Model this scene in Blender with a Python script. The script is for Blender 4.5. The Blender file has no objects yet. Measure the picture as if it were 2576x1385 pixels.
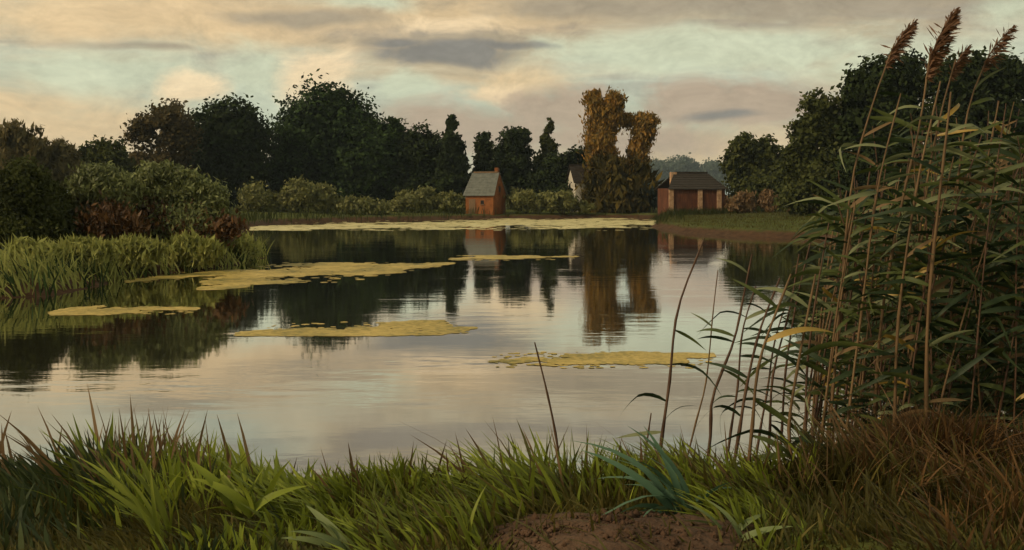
import bpy, math, random
import numpy as np
from mathutils import Vector, Matrix, Euler

# ------------------------------------------------------------------ camera, sky, sun, exposure
S = bpy.context.scene
COL = S.collection
F, HZ, CX, EYE = 2474.0, 490.0, 1288.0, 2.4      # focal length and horizon row on a 2576 px wide frame; eye height in m
R = math.radians

cam_d = bpy.data.cameras.new('camera')
cam = bpy.data.objects.new('camera', cam_d); COL.objects.link(cam)
cam.location = (0, 0, EYE); cam.rotation_euler = (R(90), 0, 0)
cam_d.sensor_width = 36.0; cam_d.lens = 36.0 * F / 2576.0
cam_d.shift_y = -(692.5 - HZ) / 2576.0
cam_d.clip_start = 0.05; cam_d.clip_end = 12000
S.camera = cam

SUN_AZ, SUN_EL = R(-118), R(32)                   # from +Y towards +X; the veiled sun stands to the left
sd = Vector((math.sin(SUN_AZ) * math.cos(SUN_EL), math.cos(SUN_AZ) * math.cos(SUN_EL), math.sin(SUN_EL)))
sl = bpy.data.lights.new('sun', 'SUN'); sl.energy = 2.4; sl.angle = R(9); sl.color = (1.0, 0.80, 0.55)
so = bpy.data.objects.new('sun', sl); COL.objects.link(so); so.rotation_euler = sd.to_track_quat('Z', 'Y').to_euler()
so.location = (-40, 20, 60)

W = bpy.data.worlds.new('World'); S.world = W; W.use_nodes = True
nt = W.node_tree; nt.nodes.clear()
def N(t, typ, **kw):
    n = t.nodes.new(typ)
    for k, v in kw.items(): setattr(n, k, v)
    return n
def L(t, a, b): t.links.new(a, b)
out = N(nt, 'ShaderNodeOutputWorld'); bg = N(nt, 'ShaderNodeBackground'); bg.inputs['Strength'].default_value = 0.10
L(nt, bg.outputs[0], out.inputs[0])
sky = N(nt, 'ShaderNodeTexSky', sky_type='NISHITA'); sky.sun_disc = False
sky.sun_elevation = SUN_EL; sky.sun_rotation = SUN_AZ; sky.altitude = 0; sky.air_density = 1.0; sky.dust_density = 3.0; sky.ozone_density = 1.0
tc = N(nt, 'ShaderNodeTexCoord'); sep = N(nt, 'ShaderNodeSeparateXYZ'); L(nt, tc.outputs['Generated'], sep.inputs[0])
def M(op, a, b=None, c=None, clamp=False):
    n = N(nt, 'ShaderNodeMath', operation=op); n.use_clamp = clamp
    for i, v in enumerate((a, b, c)):
        if v is None: continue
        if isinstance(v, (int, float)): n.inputs[i].default_value = v
        else: L(nt, v, n.inputs[i])
    return n.outputs[0]
az = M('ARCTAN2', sep.outputs[0], sep.outputs[1]); el = M('ARCSINE', sep.outputs[2])
ela = M('ABSOLUTE', el)
cmb = N(nt, 'ShaderNodeCombineXYZ'); L(nt, az, cmb.inputs[0]); L(nt, ela, cmb.inputs[1])
# stretched coordinates for streaky cloud noise: clouds flatten towards the horizon
st = N(nt, 'ShaderNodeCombineXYZ')
den = M('ADD', ela, 0.16)
L(nt, M('DIVIDE', M('SINE', az), den), st.inputs[0]); L(nt, M('DIVIDE', M('COSINE', az), den), st.inputs[1]); L(nt, M('MULTIPLY', ela, 9.0), st.inputs[2])
def noise(vec, scale, detail, rough=0.6, dist=0.0):
    n = N(nt, 'ShaderNodeTexNoise'); n.inputs['Scale'].default_value = scale; n.inputs['Detail'].default_value = detail
    n.inputs['Roughness'].default_value = rough; n.inputs['Distortion'].default_value = dist
    L(nt, vec, n.inputs['Vector']); return n
warp = noise(cmb.outputs[0], 7.0, 2.0, .5)
wv = N(nt, 'ShaderNodeVectorMath', operation='SUBTRACT'); L(nt, warp.outputs['Color'], wv.inputs[0]); wv.inputs[1].default_value = (.5, .5, .5)
ws = N(nt, 'ShaderNodeVectorMath', operation='MULTIPLY'); L(nt, wv.outputs[0], ws.inputs[0]); ws.inputs[1].default_value = (.12, .045, 0)
wp = N(nt, 'ShaderNodeVectorMath', operation='ADD'); L(nt, cmb.outputs[0], wp.inputs[0]); L(nt, ws.outputs[0], wp.inputs[1])
fine_v = N(nt, 'ShaderNodeVectorMath', operation='MULTIPLY'); L(nt, wp.outputs[0], fine_v.inputs[0]); fine_v.inputs[1].default_value = (1, 1.9, 1)
fine = noise(fine_v.outputs[0], 20.0, 9, 0.62, 0.0)
big = noise(st.outputs[0], 0.55, 6, 0.58, 0.3)
def blob(px, py, sx, sy, lo=0.15, hi=0.85, amt=0.72):
    s_ = N(nt, 'ShaderNodeVectorMath', operation='SUBTRACT'); L(nt, wp.outputs[0], s_.inputs[0])
    s_.inputs[1].default_value = ((px - CX) / F, (HZ - py) / F, 0)
    m_ = N(nt, 'ShaderNodeVectorMath', operation='MULTIPLY'); L(nt, s_.outputs[0], m_.inputs[0]); m_.inputs[1].default_value = (F / sx, F / sy, 0)
    l_ = N(nt, 'ShaderNodeVectorMath', operation='LENGTH'); L(nt, m_.outputs[0], l_.inputs[0])
    v = M('ADD', M('SUBTRACT', 1.25, l_.outputs['Value']), M('MULTIPLY', M('SUBTRACT', fine.outputs['Fac'], .5), amt * 2.4))
    r_ = N(nt, 'ShaderNodeMapRange', interpolation_type='SMOOTHSTEP'); L(nt, v, r_.inputs['Value'])
    r_.inputs['From Min'].default_value = lo; r_.inputs['From Max'].default_value = hi
    return r_.outputs[0]
def union(ms):
    o = ms[0]
    for m in ms[1:]: o = M('MAXIMUM', o, m)
    return o
def mix(fac, a, b):
    n = N(nt, 'ShaderNodeMix', data_type='RGBA')
    if isinstance(fac, (int, float)): n.inputs[0].default_value = fac
    else: L(nt, fac, n.inputs[0])
    for i, v in ((6, a), (7, b)):
        if isinstance(v, tuple): n.inputs[i].default_value = v + (1,)
        else: L(nt, v, n.inputs[i])
    return n.outputs[2]
def sc(c, k=10.0): return tuple(x * k for x in c)
PEACH, CREAM, GREY, MAUVE, BLUEG, CLEAR = (.64, .465, .255), (.76, .58, .35), (.29, .245, .175), (.38, .29, .205), (.185, .178, .16), (.50, .53, .375)
c = mix(0.80, sky.outputs[0], sc(CLEAR))                           # thin veil over the clear sky
gen = N(nt, 'ShaderNodeMapRange', interpolation_type='SMOOTHSTEP'); L(nt, big.outputs['Fac'], gen.inputs['Value']); gen.inputs['From Min'].default_value = .46; gen.inputs['From Max'].default_value = .64
c = mix(M('MULTIPLY', gen.outputs[0], .75), c, sc(PEACH))
gen2 = N(nt, 'ShaderNodeMapRange', interpolation_type='SMOOTHSTEP'); L(nt, big.outputs['Fac'], gen2.inputs['Value']); gen2.inputs['From Min'].default_value = .53; gen2.inputs['From Max'].default_value = .68
c = mix(M('MULTIPLY', gen2.outputs[0], .8), c, sc(GREY))
st2 = N(nt, 'ShaderNodeVectorMath', operation='MULTIPLY'); L(nt, st.outputs[0], st2.inputs[0]); st2.inputs[1].default_value = (1, 2.2, 1.6)
bank = noise(st2.outputs[0], 1.15, 5, .55, .5)
gen3 = N(nt, 'ShaderNodeMapRange', interpolation_type='SMOOTHSTEP'); L(nt, bank.outputs['Fac'], gen3.inputs['Value']); gen3.inputs['From Min'].default_value = .50; gen3.inputs['From Max'].default_value = .66
c = mix(M('MULTIPLY', gen3.outputs[0], M('MULTIPLY_ADD', ela, 3.0, .12, clamp=True)), c, sc((.28, .25, .205)))
c = mix(M('MULTIPLY', union([blob(430, 80, 560, 62, -.3, 1.0), blob(1240, 45, 330, 55, -.2, 1), blob(150, 330, 330, 95, -.4, 1), blob(1780, 385, 520, 60, -.5, 1), blob(1290, 215, 170, 45, 0, 1)]), .85), c, sc(PEACH))
c = mix(M('MULTIPLY', union([blob(1780, 140, 430, 52, -.2, .7), blob(2250, 190, 260, 60, -.2, .9), blob(330, 200, 260, 45, -.2, .9), blob(660, 190, 130, 70, 0, .9), blob(1040, 225, 60, 40, 0, .9), blob(900, 25, 160, 25, -.1, 1), blob(2480, 70, 120, 60, -.2, 1)]), .9), c, sc(CLEAR))
c = mix(M('MULTIPLY', union([blob(495, 235, 95, 45, -.1, .9), blob(830, 195, 110, 75, 0, .9), blob(1270, 235, 110, 28, -.1, 1), blob(1130, 75, 130, 25, 0, 1)]), .85), c, sc(CREAM))
c = mix(M('MULTIPLY', union([blob(1180, 330, 330, 70, -.1, .8), blob(1420, 275, 210, 55, 0, .7), blob(1850, 275, 300, 60, -.1, .7), blob(1560, 350, 330, 55, -.2, .9)]), .95), c, sc(MAUVE))
c = mix(M('MULTIPLY', union([blob(1950, 25, 640, 55, -.2, .8), blob(1480, 25, 260, 40, -.1, .9), blob(400, 148, 150, 9, -.1, 1.2), blob(760, 70, 180, 20, -.1, 1), blob(480, 12, 170, 22, -.2, .9)]), .85), c, sc(GREY))
c = mix(M('MULTIPLY', union([blob(1120, 150, 190, 34, 0, .7), blob(1000, 125, 110, 16, 0, .9), blob(1260, 130, 150, 14, 0, .9), blob(1800, 303, 90, 12, -.1, 1)]), .9), c, sc(BLUEG))
streak = noise(fine_v.outputs[0], 75.0, 6, 0.65, 0.0)
tone = M('ADD', M('MULTIPLY_ADD', fine.outputs['Fac'], .55, .50), M('MULTIPLY', streak.outputs['Fac'], .45))
tv_ = N(nt, 'ShaderNodeVectorMath', operation='SCALE'); L(nt, c, tv_.inputs[0]); L(nt, tone, tv_.inputs['Scale'])
L(nt, tv_.outputs[0], bg.inputs['Color'])

S.view_settings.view_transform = 'Standard'; S.view_settings.look = 'None'; S.view_settings.gamma = 1; S.view_settings.exposure = 0.32
S.view_settings.use_curve_mapping = False
S.render.engine = 'CYCLES'; S.cycles.use_denoising = True; S.cycles.adaptive_threshold = .025; S.cycles.max_bounces = 4; S.cycles.diffuse_bounces = 2; S.cycles.transmission_bounces = 2; S.cycles.glossy_bounces = 2
S.cycles.volume_bounces = 0

# ------------------------------------------------------------------ helpers
rng = np.random.default_rng(7); random.seed(7)

def P(px, py, Y):                                  # picture direction (px, py) at real distance Y
    return Vector(((px - CX) / F * Y, Y, EYE - (py - HZ) / F * Y))
def Wp(px, py):                                    # the point of the water surface in that direction
    Y = F * EYE / (py - HZ); return ((px - CX) / F * Y, Y)

def tag(o, label=None, cat=None, group=None, kind=None):
    if label: o['label'] = label
    if cat: o['category'] = cat
    if group: o['group'] = group
    if kind: o['kind'] = kind
    return o
def empty(name, loc):
    o = bpy.data.objects.new(name, None); COL.objects.link(o); o.location = loc; o.empty_display_size = .2
    return o
def link(name, me, parent=None, loc=(0, 0, 0)):
    o = bpy.data.objects.new(name, me); COL.objects.link(o); o.location = loc
    if parent: o.parent = parent
    return o
def mesh_np(name, V, faces_n, mat, smooth=False):
    """V: (n*k,3) with every k consecutive vertices one face"""
    me = bpy.data.meshes.new(name); n = len(V); nf = n // faces_n
    me.vertices.add(n); me.vertices.foreach_set('co', np.ascontiguousarray(V, dtype=np.float32).ravel())
    me.loops.add(n); me.loops.foreach_set('vertex_index', np.arange(n, dtype=np.int32))
    me.polygons.add(nf); me.polygons.foreach_set('loop_start', np.arange(0, n, faces_n, dtype=np.int32))
    me.update(calc_edges=True); me.materials.append(mat)
    return me
def mesh_idx(name, V, quads, mat, smooth=True):
    me = bpy.data.meshes.new(name); V = np.asarray(V, dtype=np.float32); Q = np.asarray(quads, dtype=np.int32); k = Q.shape[1]
    me.vertices.add(len(V)); me.vertices.foreach_set('co', V.ravel())
    me.loops.add(Q.size); me.loops.foreach_set('vertex_index', Q.ravel())
    me.polygons.add(len(Q)); me.polygons.foreach_set('loop_start', np.arange(0, Q.size, k, dtype=np.int32))
    me.update(calc_edges=True); me.materials.append(mat)
    if smooth: me.polygons.foreach_set('use_smooth', np.ones(len(Q), dtype=bool))
    return me
def tubes(name, paths, mat, sides=7):
    """paths: list of (points, radii) -> one mesh of tapered tubes"""
    V, Q = [], []
    for pts, rad in paths:
        pts = [Vector(p) for p in pts]; b0 = len(V)
        for i, p in enumerate(pts):
            t = (pts[min(i + 1, len(pts) - 1)] - pts[max(i - 1, 0)]).normalized()
            a = t.cross(Vector((.31, .95, .07))).normalized(); b = t.cross(a)
            for k in range(sides):
                w = 2 * math.pi * k / sides
                V.append(tuple(p + (a * math.cos(w) + b * math.sin(w)) * rad[i]))
        for i in range(len(pts) - 1):
            for k in range(sides):
                Q.append((b0 + i * sides + k, b0 + i * sides + (k + 1) % sides, b0 + (i + 1) * sides + (k + 1) % sides, b0 + (i + 1) * sides + k))
    return mesh_idx(name, V, Q, mat)

# ------------------------------------------------------------------ materials
def mat_new(name):
    m = bpy.data.materials.new(name); m.use_nodes = True; t = m.node_tree; t.nodes.clear()
    return m, t, N(t, 'ShaderNodeOutputMaterial')
def ramp(t, fac, stops):
    r = N(t, 'ShaderNodeValToRGB'); L(t, fac, r.inputs[0])
    while len(r.color_ramp.elements) < len(stops): r.color_ramp.elements.new(.5)
    for e, (p, col) in zip(r.color_ramp.elements, stops): e.position = p; e.color = tuple(col) + (1,)
    return r.outputs[0]
def foliage(name, cols, trans=.25, rough=.6, nscale=.6, spec=.25):
    """leaves: every leaf its own tone, larger patches by noise"""
    m, t, o = mat_new(name)
    g = N(t, 'ShaderNodeNewGeometry'); n = N(t, 'ShaderNodeTexNoise'); n.inputs['Scale'].default_value = nscale; n.inputs['Detail'].default_value = 3
    tcx = N(t, 'ShaderNodeTexCoord'); L(t, tcx.outputs['Object'], n.inputs['Vector'])
    a = N(t, 'ShaderNodeMath', operation='MULTIPLY_ADD'); L(t, g.outputs['Random Per Island'], a.inputs[0]); a.inputs[1].default_value = .55
    s_ = N(t, 'ShaderNodeMath', operation='MULTIPLY_ADD'); L(t, n.outputs['Fac'], s_.inputs[0]); s_.inputs[1].default_value = 1.5; s_.inputs[2].default_value = -.52
    L(t, s_.outputs[0], a.inputs[2])
    k = len(cols); colr = ramp(t, a.outputs[0], [(i / max(1, k - 1), c_) for i, c_ in enumerate(cols)])
    b = N(t, 'ShaderNodeBsdfPrincipled'); L(t, colr, b.inputs['Base Color']); b.inputs['Roughness'].default_value = rough; b.inputs['Specular IOR Level'].default_value = spec
    tr = N(t, 'ShaderNodeBsdfTranslucent'); L(t, colr, tr.inputs[0])
    mx = N(t, 'ShaderNodeMixShader'); mx.inputs[0].default_value = trans; L(t, b.outputs[0], mx.inputs[1]); L(t, tr.outputs[0], mx.inputs[2])
    L(t, mx.outputs[0], o.inputs[0]); return m
def rough_mat(name, cols, nscale=3.0, rough=.85, bump=.3, stretch=(1, 1, 1), bscale=None):
    m, t, o = mat_new(name)
    tcx = N(t, 'ShaderNodeTexCoord'); mp = N(t, 'ShaderNodeMapping'); mp.inputs['Scale'].default_value = stretch; L(t, tcx.outputs['Object'], mp.inputs[0])
    n = N(t, 'ShaderNodeTexNoise'); n.inputs['Scale'].default_value = nscale; n.inputs['Detail'].default_value = 8; n.inputs['Roughness'].default_value = .65; L(t, mp.outputs[0], n.inputs['Vector'])
    k = len(cols); colr = ramp(t, n.outputs['Fac'], [(.28 + .44 * i / max(1, k - 1), c_) for i, c_ in enumerate(cols)])
    b = N(t, 'ShaderNodeBsdfPrincipled'); L(t, colr, b.inputs['Base Color']); b.inputs['Roughness'].default_value = rough; b.inputs['Specular IOR Level'].default_value = .2
    n2 = N(t, 'ShaderNodeTexNoise'); n2.inputs['Scale'].default_value = bscale or nscale * 4; n2.inputs['Detail'].default_value = 6; L(t, mp.outputs[0], n2.inputs['Vector'])
    bp = N(t, 'ShaderNodeBump'); bp.inputs['Strength'].default_value = bump; bp.inputs['Distance'].default_value = .05; L(t, n2.outputs['Fac'], bp.inputs['Height']); L(t, bp.outputs[0], b.inputs['Normal'])
    L(t, b.outputs[0], o.inputs[0]); return m

m_bark = rough_mat('bark', [(.030, .022, .014), (.075, .055, .035)], 4, stretch=(1, 1, .25))
m_dark = foliage('dark_leaves', [(.008, .012, .004), (.020, .028, .009), (.030, .045, .013)], .12, .8, spec=.05)
m_deep = foliage('deep_green_leaves', [(.008, .014, .005), (.020, .034, .010), (.050, .080, .024)], .15, .8, spec=.05)
m_brownleaf = foliage('olive_brown_leaves', [(.035, .028, .012), (.075, .058, .024), (.12, .090, .038)], .3, .8, spec=.05)
m_wispy = foliage('wispy_leaves', [(.06, .050, .020), (.12, .098, .040), (.19, .15, .066)], .35, .8, spec=.05)
m_olive = foliage('olive_leaves', [(.022, .026, .008), (.050, .058, .016), (.085, .090, .028)], .25, .8, spec=.05)
m_willow = foliage('willow_leaves', [(.065, .070, .020), (.14, .140, .040), (.22, .210, .070)], .3, nscale=.9)
m_bankbush = foliage('bank_bush_leaves', [(.060, .068, .022), (.15, .165, .055), (.25, .26, .095)], .28, nscale=.5)
m_russet = foliage('russet_leaves', [(.030, .017, .007), (.080, .038, .012), (.14, .068, .022)], .25)
m_straw = foliage('straw_leaves', [(.10, .060, .026), (.18, .105, .045), (.26, .165, .075)], .25)
m_sedgepale = foliage('pale_sedge_blades', [(.12, .125, .034), (.27, .275, .075), (.40, .38, .12)], .35, .8, nscale=.4, spec=.08)
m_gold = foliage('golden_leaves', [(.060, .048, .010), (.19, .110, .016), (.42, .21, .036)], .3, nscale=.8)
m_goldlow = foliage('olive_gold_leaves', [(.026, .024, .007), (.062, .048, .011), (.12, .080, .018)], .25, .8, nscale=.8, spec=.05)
m_far = foliage('far_leaves', [(.035, .050, .030), (.055, .075, .045), (.070, .095, .060)], .2)  # part of the distance haze is put into this bluish leaf colour
m_teal = foliage('bluish_shrub_leaves', [(.012, .022, .018), (.022, .036, .030), (.034, .050, .040)], .15)
m_reedleaf = [foliage('reed_leaf_dark', [(.014, .024, .009), (.030, .046, .016)], .2, .55, spec=.18),
              foliage('reed_leaf_green', [(.036, .050, .012), (.085, .100, .026)], .25, .55, spec=.18),
              foliage('reed_leaf_pale', [(.110, .125, .055), (.190, .200, .095)], .25, .55, spec=.18),  # leaf highlights put into the colour, dealt out leaf by leaf
              foliage('reed_leaf_yellow', [(.26, .165, .030), (.38, .25, .05)], .25, .5, spec=.4),
              foliage('reed_leaf_dead', [(.10, .060, .025), (.20, .13, .06)], .25, .7, spec=.2)]
m_stem = rough_mat('reed_stem', [(.060, .035, .015), (.115, .068, .030), (.17, .105, .046)], 6, .6, .1, (1, 1, .4))
m_stemdark = rough_mat('reed_stem_dark', [(.030, .016, .010), (.075, .040, .022), (.11, .065, .035)], 9, .6, .1, (1, 1, .6))
m_plume = foliage('reed_plume', [(.075, .035, .017), (.14, .070, .034), (.20, .105, .055)], .3)
m_grass = foliage('meadow_grass', [(.055, .062, .009), (.17, .20, .018), (.30, .33, .036)], .3, nscale=1.1)
m_grass2 = foliage('olive_grass', [(.040, .034, .008), (.085, .072, .014), (.14, .105, .022)], .3, nscale=1.0)
m_sedge = foliage('dark_sedge', [(.016, .026, .008), (.040, .054, .014), (.080, .090, .020)], .2, nscale=1.0)
m_dry = foliage('dry_grass', [(.080, .042, .016), (.15, .085, .034), (.22, .135, .060)], .25)
m_dead = foliage('dead_brown_grass', [(.034, .018, .006), (.080, .040, .012), (.145, .075, .024)], .2)
m_iris = foliage('yellow_green_blades', [(.10, .12, .012), (.17, .19, .02), (.23, .24, .03)], .3)
m_blue = foliage('blue_green_leaves', [(.035, .075, .040), (.065, .12, .065), (.12, .18, .10)], .25)
m_palegreen = foliage('pale_green_blades', [(.08, .10, .03), (.14, .17, .06), (.20, .23, .09)], .25)
m_mat = foliage('duckweed', [(.12, .11, .025), (.36, .26, .062), (.52, .37, .11)], .05, .6)
m_matpale = foliage('pale_duckweed', [(.40, .33, .14), (.55, .47, .22), (.66, .58, .31)], .05, .6)
m_brick = rough_mat('orange_brick', [(.10, .034, .009), (.17, .058, .015), (.22, .082, .024)], 2.2, .9, .4)
m_redbrick = rough_mat('dark_red_brick', [(.035, .013, .007), (.075, .026, .012), (.13, .050, .023)], 2.6, .9, .6, stretch=(1.6, 1.6, .35))
m_pil = rough_mat('weathered_render', [(.13, .065, .034), (.32, .19, .105), (.46, .29, .17)], 3.0, .9, .6)
m_slate = rough_mat('slate', [(.060, .062, .050), (.095, .098, .082), (.13, .13, .105)], 3.0, .7, .3)
m_darkroof = rough_mat('dark_tile', [(.018, .014, .010), (.035, .027, .020)], 3.0, .8, .3)
m_white = rough_mat('limewash', [(.42, .38, .30), (.52, .47, .38)], 1.5, .9, .2)
m_hole = rough_mat('dark_opening', [(.006, .005, .004), (.012, .010, .008)], 2, .4, 0)
m_wood = rough_mat('weathered_timber', [(.10, .06, .03), (.16, .10, .055)], 5, .8, .3)
m_soil = rough_mat('bare_earth', [(.030, .016, .009), (.068, .037, .020), (.11, .063, .035)], 2.2, .95, .9, bscale=14)

# ------------------------------------------------------------------ ground and water
near = [(9.5, 10.0), (7.5, 8.9), (5.6, 8.3), (4.2, 7.9), (3.0, 7.5), (2.0, 7.1), (1.2, 6.8), (.3, 6.6), (-.8, 6.6), (-2.2, 6.8), (-3.6, 7.2), (-5.5, 7.3), (-8, 7.6), (-12.5, 8)]
leftb = [(-13.2, 10.5), (-12.2, 14.5), (-12.9, 19.8)] + [Wp(*q) for q in ((-50, 755), (100, 745), (230, 722), (350, 700), (480, 682), (600, 668), (662, 648), (640, 615), (615, 590), (620, 572))]
farb = [Wp(*q) for q in ((700, 562), (900, 556), (1200, 551), (1500, 549), (1665, 550), (1660, 556), (1640, 572), (1700, 585), (1850, 595), (2050, 601))]
rightb = [(17.8, 41), (16.0, 30), (14.3, 22), (11.5, 14)]
POND = np.array(near + leftb + farb + rightb)
def sdist(X, Y):
    X = np.asarray(X, float); Y = np.asarray(Y, float)
    d = np.full(X.shape, 1e9); ins = np.zeros(X.shape, bool); n = len(POND)
    for i in range(n):
        ax, ay = POND[i]; bx, by = POND[(i + 1) % n]; ex, ey = bx - ax, by - ay
        t = np.clip(((X - ax) * ex + (Y - ay) * ey) / (ex * ex + ey * ey), 0, 1)
        d = np.minimum(d, np.hypot(X - ax - t * ex, Y - ay - t * ey))
        cnd = (ay > Y) != (by > Y)
        ins ^= cnd & (X < (bx - ax) * (Y - ay) / (by - ay + 1e-12) + ax)
    return np.where(ins, -d, d)
def sm(t): t = np.clip(t, 0, 1); return t * t * (3 - 2 * t)
def wob(X, Y):
    return (np.sin(X * .9 + 1.3 * np.sin(Y * .5)) + np.sin(Y * 1.1 + 1.7 * np.sin(X * .43 + 2)) + .6 * np.sin(X * 2.7 + Y * 1.9)) / 2.6
def ground(X, Y):
    X = np.asarray(X, float); Y = np.asarray(Y, float)
    s = sdist(X, Y) + .18 * wob(X, Y) * np.clip(Y / 12, .6, 2)
    nearw = sm((14 - Y) / 4)
    far = .40 * sm(s / .9) + .42 * sm(s / 14)
    nr = .74 * sm(s / 1.35) + .14 * sm((s - .9) / 3.0)
    z = np.where(s > 0, nearw * nr + (1 - nearw) * far, -1.1 * sm(-s / 2.5))
    return z + np.where(s > .2, .035 * wob(X * 1.7, Y * 1.7), 0)
def gz(x, y): return float(ground(np.array([x]), np.array([y]))[0])
def axis(segs):
    a = []
    for lo, hi, st_ in segs: a += list(np.arange(lo, hi, st_))
    return np.array(a + [segs[-1][1]])
geo = [32 * 1.22 ** k for k in range(1, 28)]
xs = np.concatenate([-np.array(geo[::-1]), axis([(-32, -12, .6), (-12, 12, .3), (12, 32, .5)]), geo])
geoy = [118 * 1.25 ** k for k in range(1, 20)]
ys = np.concatenate([-np.array([3000, 900, 300, 100, 40, 15, 6]), axis([(-2, 3, .5), (3, 14, .18), (14, 118, .45)]), geoy])
GX, GY = np.meshgrid(xs, ys); GZ = ground(GX, GY)
nx_, ny_ = len(xs), len(ys); idx = np.arange(nx_ * ny_).reshape(ny_, nx_)
Q = np.stack([idx[:-1, :-1], idx[:-1, 1:], idx[1:, 1:], idx[1:, :-1]], -1).reshape(-1, 4)
m_ground, t, o = mat_new('turf_and_earth')
tcx = N(t, 'ShaderNodeTexCoord'); n1 = N(t, 'ShaderNodeTexNoise'); n1.inputs['Scale'].default_value = .35; n1.inputs['Detail'].default_value = 9; n1.inputs['Roughness'].default_value = .7; L(t, tcx.outputs['Object'], n1.inputs['Vector'])
turf = ramp(t, n1.outputs['Fac'], [(.3, (.034, .040, .009)), (.5, (.060, .070, .014)), (.7, (.090, .088, .022))])
n2 = N(t, 'ShaderNodeTexNoise'); n2.inputs['Scale'].default_value = 3; n2.inputs['Detail'].default_value = 8; L(t, tcx.outputs['Object'], n2.inputs['Vector'])
earth = ramp(t, n2.outputs['Fac'], [(.3, (.034, .018, .009)), (.7, (.075, .040, .020))])
g = N(t, 'ShaderNodeNewGeometry'); sp = N(t, 'ShaderNodeSeparateXYZ'); L(t, g.outputs['Position'], sp.inputs[0])
hgt = N(t, 'ShaderNodeMath', operation='MULTIPLY_ADD'); L(t, n2.outputs['Fac'], hgt.inputs[0]); hgt.inputs[1].default_value = -.25; L(t, sp.outputs[2], hgt.inputs[2])
mr = N(t, 'ShaderNodeMapRange'); L(t, hgt.outputs[0], mr.inputs['Value']); mr.inputs['From Min'].default_value = .12; mr.inputs['From Max'].default_value = .28
mx = N(t, 'ShaderNodeMix', data_type='RGBA'); L(t, mr.outputs[0], mx.inputs[0]); L(t, earth, mx.inputs[6]); L(t, turf, mx.inputs[7])
b = N(t, 'ShaderNodeBsdfPrincipled'); L(t, mx.outputs[2], b.inputs['Base Color']); b.inputs['Roughness'].default_value = .95; b.inputs['Specular IOR Level'].default_value = .1
bp = N(t, 'ShaderNodeBump'); bp.inputs['Strength'].default_value = .6; bp.inputs['Distance'].default_value = .08; L(t, n2.outputs['Fac'], bp.inputs['Height']); L(t, bp.outputs[0], b.inputs['Normal'])
L(t, b.outputs[0], o.inputs[0])
tag(link('ground', mesh_idx('ground', np.stack([GX.ravel(), GY.ravel(), GZ.ravel()], 1), Q, m_ground)), kind='structure')

m_water, t, o = mat_new('still_pond_water')
tcx = N(t, 'ShaderNodeTexCoord'); mp = N(t, 'ShaderNodeMapping'); mp.inputs['Scale'].default_value = (.55, 1.5, 1); L(t, tcx.outputs['Object'], mp.inputs[0])
n1 = N(t, 'ShaderNodeTexNoise'); n1.inputs['Scale'].default_value = 1.6; n1.inputs['Detail'].default_value = 4; n1.inputs['Roughness'].default_value = .5; L(t, mp.outputs[0], n1.inputs['Vector'])
bp = N(t, 'ShaderNodeBump'); bp.inputs['Distance'].default_value = .02; L(t, n1.outputs['Fac'], bp.inputs['Height'])
mp2 = N(t, 'ShaderNodeMapping'); mp2.inputs['Scale'].default_value = (.10, .55, 1); L(t, tcx.outputs['Object'], mp2.inputs[0])
n3 = N(t, 'ShaderNodeTexNoise'); n3.inputs['Scale'].default_value = 1.0; n3.inputs['Detail'].default_value = 3; L(t, mp2.outputs[0], n3.inputs['Vector'])
rp = N(t, 'ShaderNodeMapRange'); L(t, n3.outputs['Fac'], rp.inputs['Value']); rp.inputs['From Min'].default_value = .42; rp.inputs['From Max'].default_value = .66; rp.inputs['To Min'].default_value = .05; rp.inputs['To Max'].default_value = .34; L(t, rp.outputs[0], bp.inputs['Strength'])
gl = N(t, 'ShaderNodeBsdfGlossy'); gl.inputs['Color'].default_value = (.92, .91, .89, 1); gl.inputs['Roughness'].default_value = .035; L(t, bp.outputs[0], gl.inputs['Normal'])
df = N(t, 'ShaderNodeBsdfDiffuse'); df.inputs['Color'].default_value = (.030, .028, .016, 1)
lw = N(t, 'ShaderNodeFresnel'); lw.inputs['IOR'].default_value = 2.6
mr = N(t, 'ShaderNodeMapRange'); L(t, lw.outputs[0], mr.inputs['Value']); mr.inputs['From Min'].default_value = .15; mr.inputs['From Max'].default_value = .6; mr.inputs['To Min'].default_value = .35; mr.inputs['To Max'].default_value = .96
ms = N(t, 'ShaderNodeMixShader'); L(t, mr.outputs[0], ms.inputs[0]); L(t, df.outputs[0], ms.inputs[1]); L(t, gl.outputs[0], ms.inputs[2]); L(t, ms.outputs[0], o.inputs[0])
wm = bpy.data.meshes.new('pond_water'); wm.from_pydata([(-30, 4, 0), (30, 4, 0), (30, 116, 0), (-30, 116, 0)], [], [(0, 1, 2, 3)]); wm.materials.append(m_water)
tag(link('pond_water', wm), kind='structure')

def vnoise(x, y, seed):
    g_ = np.random.default_rng(seed + 100).random((64, 64)); xi = np.floor(x).astype(int); yi = np.floor(y).astype(int); fx, fy = sm(x - xi), sm(y - yi)
    a = g_[xi % 64, yi % 64]; b_ = g_[(xi + 1) % 64, yi % 64]; c_ = g_[xi % 64, (yi + 1) % 64]; d = g_[(xi + 1) % 64, (yi + 1) % 64]
    return (a * (1 - fx) + b_ * fx) * (1 - fy) + (c_ * (1 - fx) + d * fx) * fy
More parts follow.
